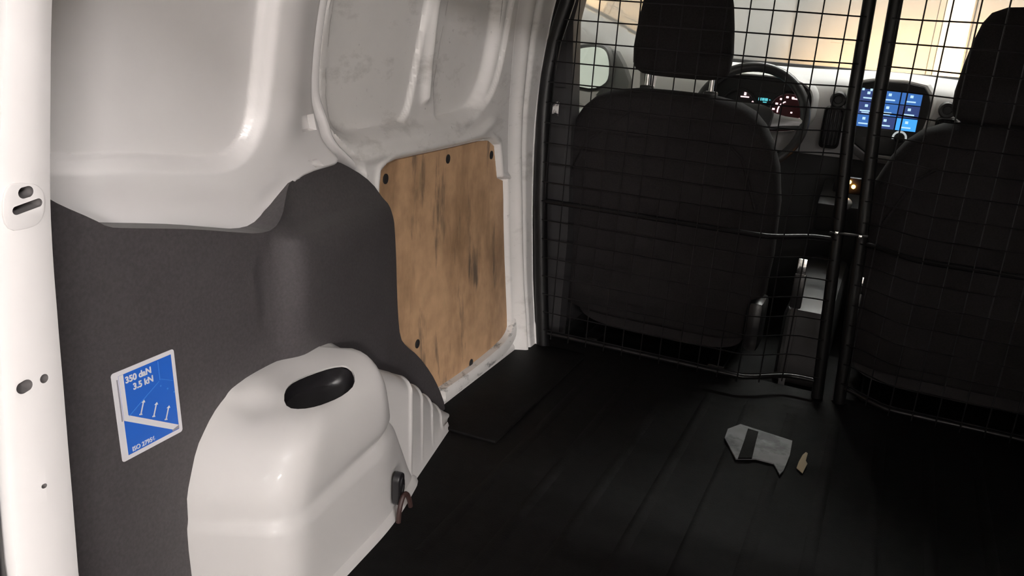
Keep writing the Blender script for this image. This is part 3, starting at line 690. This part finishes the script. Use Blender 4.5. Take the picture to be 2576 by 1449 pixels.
# ------------------------------------------------------------------ dashboard
dash = empty('dashboard', 'pale grey dashboard under the windscreen with vents and centre screen', 'dashboard', (0, 1.2, 0))
def dpart(name, v, f, m, parent=dash, **k): return mk(name, [(p[0], p[1]-1.2, p[2]) for p in v], f, m, parent, **k)
def dbox(name, c, s, m, parent=dash, bev=.006, rot=None): return rbox(name, (c[0], c[1]-1.2, c[2]), s, m, parent, bev, rot=rot)
sec = smooth_line([(1.53, .705), (1.50, .735), (1.38, .742), (1.20, .742), (1.10, .738), (1.045, .715), (1.015, .67), (1.005, .62), (1.02, .565), (1.06, .52), (1.08, .47)], 2)
rg = []
for x in np.linspace(-.73, .73, 60):
    dz = .012*math.exp(-((x-.03)/.20)**2)
    rg.append([(x, y, z+dz*float(sstep(.6, .72, z))) for y, z in sec]+[(x, 1.50, .47)])
v, f = loft(rg); dpart('upper_pad', v, f, 'dash_grey')
dbox('lower_dash', (0, 1.24, .19), (1.44, .30, .58), 'dash_dark', bev=.02)
v, f = tube([(x, 1.485, .744) for x in np.linspace(-.66, .66, 20)], .007, 8); dpart('defrost_strip', v, f, 'dash_dark')
v, f = tube([(x, 1.36, .746) for x in np.linspace(-.2, .55, 16)], .0025, 6); dpart('seam', v, f, 'dash_dark')
# instrument binnacle
BC = Vector((-.355, .96, .632))
bn = empty('x')
bpy.data.objects.remove(bn)
hood = []
for y, s, dz in ((.93, 1.0, 0), (.925, 1.03, .002), (.94, 1.07, .005), (1.0, 1.09, .004), (1.08, 1.05, -.004)):
    hood.append([(BC.x+s*.168*math.copysign(abs(math.cos(a))**.62, math.cos(a)), y+.10*max(0, -math.sin(a))*0-(.0), BC.z+dz+s*(.088 if math.sin(a) > 0 else .085)*math.copysign(abs(math.sin(a))**.62, math.sin(a))) for a in np.linspace(0, 2*PI, 48, endpoint=False)])
v, f = loft(hood, True, False); bh = dpart('binnacle_hood', v, f, 'dash_grey')
inner = [[(BC.x+s*.168*math.copysign(abs(math.cos(a))**.62, math.cos(a)), y, BC.z+s*(.088 if math.sin(a) > 0 else .085)*math.copysign(abs(math.sin(a))**.62, math.sin(a))) for a in np.linspace(0, 2*PI, 48, endpoint=False)] for y, s in ((.93, 1.0), (.95, .98), (.985, .95))]
v, f = loft(inner, True, False); f.append(tuple(2*48+i for i in range(48))); cl = dpart('cluster_face', v, f, 'black_plastic')
def gauge(cx, cz, r):
    v, f = tube([(cx+r*math.cos(2*PI*k/28), .975, cz+r*math.sin(2*PI*k/28)) for k in range(28)], .005, 8, closed=True); g = dpart('gauge_ring', v, f, 'dash_dark', cl)
    return g
gauge(-.425, .612, .058); gauge(-.262, .612, .062)
def cmark(x, z, w_, h_, m, rot=0, y=.978):
    dbox('dial_mark', (x, y, z), (w_, .002, h_), m, cl, 0, rot=Matrix.Rotation(rot, 3, 'Y'))
v, f = loft([[(-.262+r*math.cos(2*PI*k/32), y-1.2+1.2, .612+r*math.sin(2*PI*k/32)) for k in range(32)] for y, r in ((.982, .058), (.980, .057), (.979, .04))]); dpart('gauge_face', v, f, 'red_dial', cl)
for a0, r in ((150, .045), (125, .047), (100, .047), (78, .047), (175, .047), (-25, .047), (5, .047), (40, .047)):
    a = math.radians(a0); cmark(-.262+r*math.cos(a), .612+r*math.sin(a), .008, .006, 'pink_mark')
v, f = tube([(-.262+.033*math.cos(a), .976, .612+.033*math.sin(a)) for a in np.linspace(math.radians(110), math.radians(190), 12)], .0022, 6); dpart('dial_arc', v, f, 'pink_mark', cl)
cmark(-.262+.012, .612-.002, .006, .005, 'pink_mark'); cmark(-.242, .655, .026, .004, 'pink_mark')
cmark(-.408, .646, .028, .004, 'pink_mark'); cmark(-.408, .656, .007, .010, 'pink_mark'); cmark(-.375, .628, .018, .005, 'pink_mark', math.radians(40))
dbox('display', (-.343, .98, .640), (.07, .004, .055), 'cavity', cl, .001)
for dx, w_ in ((-.014, .010), (-.003, .008), (.007, .009)): cmark(-.343+dx, .644, w_, .009, 'cyan_mark', y=.975)
cmark(-.340, .635, .012, .003, 'cyan_mark', y=.975); cmark(-.325, .644, .004, .003, 'cyan_mark', y=.975)
# vents and round buttons beside the centre pod
for s, cx in ((-1, -.118), (1, .215)):
    v, f = loft([[(p[0], y, p[1]) for p in [(cx+a, .575+b) for a, b in rrect2(w_, h_, .014)]] for y, w_, h_ in ((1.01, .062, .135), (.985, .062, .135), (.980, .056, .128), (.992, .050, .120), (1.0, .048, .118))]); vn = dpart('air_vent', v, f, 'dash_dark')
    for k in range(4): dbox('vent_slat', (cx-.018+.012*k, .99, .575), (.004, .012, .114), 'black_plastic', vn, .001)
    v, f = loft([[(cx-.005*s+r*math.cos(2*PI*k/20), y, .665+r*math.sin(2*PI*k/20)) for k in range(20)] for y, r in ((1.03, .026), (1.0, .026), (.992, .022), (.994, .014), (1.0, .012))]); dpart('vent_knob', v, f, 'dash_dark')
# centre pod and touch screen
PC = Vector((.040, .965, .640)); tilt = Matrix.Rotation(math.radians(-10), 3, 'X')
def prot(p): q = tilt @ (Vector(p)); return (q.x+PC.x, q.y+PC.y, q.z+PC.z)
pod2 = smooth_poly([(-.105, .095), (.085, .100), (.118, .060), (.122, .005), (.085, -.130), (-.08, -.130), (-.118, 0), (-.12, .05)], 1)
v, f = loft([[prot((p[0]*s, y, p[1]*s)) for p in pod2] for y, s in ((.06, 1.0), (.005, 1.0), (0, .985), (-.001, .96))]); pod = dpart('centre_pod', v, f, 'black_plastic')
v, f = loft([[prot((p[0]*s, y, p[1]*s+.004)) for p in pod2] for y, s in ((.10, 1.20), (.05, 1.14), (.022, 1.06), (.02, 1.0))], True, False); dpart('pod_surround', v, f, 'dash_grey')
def sbox(name, x, z, w_, h_, y, m, d=.002):
    c = prot((x, y, z)); o = rbox(name, (c[0], c[1]-1.2, c[2]), (w_, d, h_), m, pod, 0, rot=tilt); return o
sbox('screen_glass', -.002, .012, .196, .122, -.002, 'cavity')
tiles = [['tile_dim', 'tile_bright', 'tile_mid'], ['tile_dim', 'tile_mid', 'tile_dim'], ['tile_mid', 'tile_dim', 'tile_bright']]
for r_ in range(3):
    for c_ in range(3):
        x = -.064+.063*c_; z = .050-.040*r_
        sbox('tile', x, z, .059, .037, -.0035, ('tile_dim' if (r_, c_) in ((0, 0), (1, 0), (1, 2), (2, 1)) else 'tile_bright' if (r_, c_) in ((2, 2),) else 'tile_mid'))
        sbox('icon', x, z+.007, .009, .008, -.0048, 'icon'); sbox('caption', x, z-.009, .028+.006*((r_+c_) % 2), .004, -.0048, 'icon')
        if (r_, c_) in ((1, 0), (1, 1)): sbox('caption', x, z-.0145, .022, .003, -.0048, 'icon')
sbox('status_icon', -.082, .067, .007, .007, -.0048, 'icon'); sbox('status_icon', -.058, .067, .007, .007, -.0048, 'icon')
sbox('button_strip', .0, -.068, .17, .026, -.002, 'cavity')
v, f = tube([prot((.050+.019*math.cos(a), -.007, -.072+.019*math.sin(a))) for a in np.linspace(math.radians(-15), math.radians(195), 18)], .003, 6); dpart('knob_mark', v, f, 'white_mark', pod)
v, f = loft([[prot((.050+r*math.cos(2*PI*k/24), y, -.072+r*math.sin(2*PI*k/24))) for k in range(24)] for y, r in ((0, .015), (-.012, .014), (-.014, .011))]); dpart('rotary_knob', v, f, 'black_plastic', pod)
sbox('slot_mark', -.030, -.066, .018, .003, -.004, 'white_mark')
# ------------------------------------------------------------------ steering wheel
sw_ = empty('steering_wheel', 'dark steering wheel with grey spokes in front of the lit gauges', 'steering wheel', (-.350, .745, .602)); sw_.rotation_euler = (math.radians(-24), 0, 0)
v, f = tube([(168e-3*math.cos(2*PI*k/56), 0, .165*math.sin(2*PI*k/56) if math.sin(2*PI*k/56) > -.8 else -.140) for k in range(56)], .0155, 12, closed=True); mk('rim', v, f, 'wheel_leather', sw_)
v, f = loft([[(p[0], y, p[1]-.01) for p in [(a*s, b*s) for a, b in smooth_poly([(-.07, .05), (.07, .05), (.08, 0), (.05, -.07), (-.05, -.07), (-.08, 0)], 2)]] for y, s in ((.03, .9), (-.01, 1.0), (-.028, .94), (-.036, .7))]); mk('hub', v, f, 'wheel_leather', sw_)
for s in (-1, 1):
    v, f = loft([[(s*x, y+.0, z) for y, z in ((-.010, a), (.006, a+.004), (.010, (a+b)/2), (.006, b-.004), (-.010, b), (-.016, (a+b)/2))] for x, a, b in ((.06, .022, -.028), (.11, .012, -.018), (.162, .010, -.012))]); mk('spoke', v, f, 'silver', sw_)
v, f = loft([[(x, y, z) for x, y in ((-.02, -.008), (.02, -.008), (.018, .010), (-.018, .010))] for z in (-.06, -.138)]); mk('spoke', v, f, 'wheel_leather', sw_)
v, f = tube([(0, .02, 0), (0, .12, 0), (0, .24, -.01)], [.05, .055, .05], 14); mk('column_cover', v, f, 'dash_dark', sw_)
for s in (-1, 1):
    v, f = tube([(s*.05, .06, .0), (s*.13, .055, .012), (s*.165, .05, .016)], [.009, .008, .010], 8); mk('stalk', v, f, 'dash_dark', sw_)
v, f = tube([(.06+.022*math.cos(2*PI*k/18), .10, -.115+.022*math.sin(2*PI*k/18)) for k in range(18)], .003, 6, closed=True); mk('ignition_ring', v, f, 'silver', sw_)
# ------------------------------------------------------------------ centre console with lit amber lamps
con = empty('centre_console', 'dark centre console between the seats with two amber lamps', 'console', (-.02, .72, 0))
def cb(name, c, s, m, parent=con, bev=.01, rot=None): return rbox(name, (c[0]+.02, c[1]-.72, c[2]), s, m, parent, bev, rot=rot)
cb('shelf', (-.02, .95, .33), (.18, .22, .10), 'dash_dark', rot=Matrix.Rotation(math.radians(14), 3, 'X'))
cb('tunnel', (-.045, .62, .04), (.13, .66, .24), 'dash_dark', bev=.03)
cb('switch_plate', (-.02, .705, .440), (.09, .02, .05), 'black_plastic', bev=.006)
for a, b in ((2137, 458), (2147, 470)):
    p = at(a, b, 'y', .688); bm = bmesh.new(); bmesh.ops.create_icosphere(bm, subdivisions=2, radius=.006); bmesh.ops.translate(bm, vec=(p[0]+.02, p[1]-.72, p[2]), verts=bm.verts)
    frombm('amber_lamp', bm, 'amber', con)
p = at(2127, 513, 'y', .66); bm = bmesh.new(); bmesh.ops.create_uvsphere(bm, u_segments=16, v_segments=10, radius=.019); bmesh.ops.translate(bm, vec=(p[0]+.02, p[1]-.72, p[2]), verts=bm.verts)
frombm('selector_knob', bm, 'silver', con)
v, f = tube([(p[0]+.02, p[1]-.72, p[2]-.015), (p[0]+.02, p[1]-.72+.01, .15)], .009, 8); mk('selector_stem', v, f, 'dash_dark', con)
for x, lab in ((-.075, 'seat belt buckle on the driver side of the console'), (.062, 'seat belt buckle on the passenger side of the console')):
    b = empty('belt_buckle', 'dark '+lab+' with a shiny tongue', 'buckle', (x, .17 if x < 0 else .095, -.06), 'seat belt buckles')
    v, f = loft([[(a, c, z) for a, c in ((-.008, -.003), (.008, -.003), (.008, .003), (-.008, .003))] for z in (0, .10, .20, .26)]); mk('stalk', v, f, 'dash_dark', b)
    rbox('buckle', (0, 0, .30), (.028, .018, .09), 'black_plastic', b, .004); rbox('tongue', (0, -.002, .36), (.022, .005, .05), 'chrome', b, .002)
# ------------------------------------------------------------------ outside mirror
mir = empty('door_mirror', 'dark outside mirror seen through the driver window', 'mirror', (-.93, .98, .60))
hpx = ((1434, 122), (1460, 113), (1500, 109), (1522, 114), (1534, 128), (1540, 160), (1538, 200), (1526, 219), (1492, 233), (1445, 224), (1432, 212))
ho = [at(a, b, 'y', .98) for a, b in hpx]; ho = smooth_poly([(p[0]+.93, p[2]-.60) for p in ho], 1); cxm = sum(p[0] for p in ho)/len(ho); czm = sum(p[1] for p in ho)/len(ho)
v, f = loft([[(cxm+(p[0]-cxm)*s, y, czm+(p[1]-czm)*s) for p in ho] for y, s in ((.012, .90), (-.004, .93), (-.008, .98), (.0, 1.02), (.04, 1.0), (.075, .85), (.09, .55))]); mk('housing', v, f, 'dash_dark', mir)
v, f = loft([[(cxm+(p[0]-cxm)*s-y*.2, y, czm+(p[1]-czm)*s) for p in ho] for y, s in ((.004, .86), (-.0085, .86))]); mk('mirror_glass', v, f, 'mirror', mir)
ft = [(at(a, b, 'y', 1.02)[0]+.93, at(a, b, 'y', 1.02)[2]-.60) for a, b in ((1530, 122), (1552, 130), (1568, 160), (1584, 205), (1582, 232), (1500, 240), (1530, 205))]
v, f = loft([[(p[0], y, p[1]) for p in ft] for y in (.03, .075)]); mk('mirror_foot', v, f, 'dash_dark', mir, ang=20)
# ------------------------------------------------------------------ bits on the load floor
def fl2(l, o): return [(at(a, b, 'z', 0)[0]-o[0], at(a, b, 'z', 0)[1]-o[1]) for a, b in l]
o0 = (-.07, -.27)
mp_ = empty('pale_patch', 'pale mottled flat patch on the black floor', 'plate', (o0[0], o0[1], .0035))
plate('plate', fl2(((1822, 1108), (1830, 1085), (1862, 1073), (1992, 1115), (1986, 1150), (1970, 1190), (1960, 1200), (1945, 1172), (1900, 1160), (1850, 1160)), o0)[::-1], ((0, 0, 0), (1, 0, 0), (0, 1, 0)), .003, 'mottled_grey', mp_)  # thin pale patch on the floor, mottled darker
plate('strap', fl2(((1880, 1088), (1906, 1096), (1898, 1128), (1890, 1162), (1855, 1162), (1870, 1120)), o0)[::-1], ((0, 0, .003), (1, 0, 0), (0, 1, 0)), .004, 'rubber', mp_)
o1 = (.027, -.29)
sc_ = empty('paper_scrap', 'small beige paper scrap on the black floor near the pale patch', 'scrap', (o1[0], o1[1], .0037))
plate('scrap', fl2(((2018, 1150), (2026, 1143), (2031, 1146), (2026, 1165), (2030, 1172), (2018, 1195), (2003, 1182), (2008, 1168)), o1)[::-1], ((0, 0, 0), (1, 0, 0), (0, 1, 0)), .002, 'paper', sc_)
o2 = (.03, -.55)
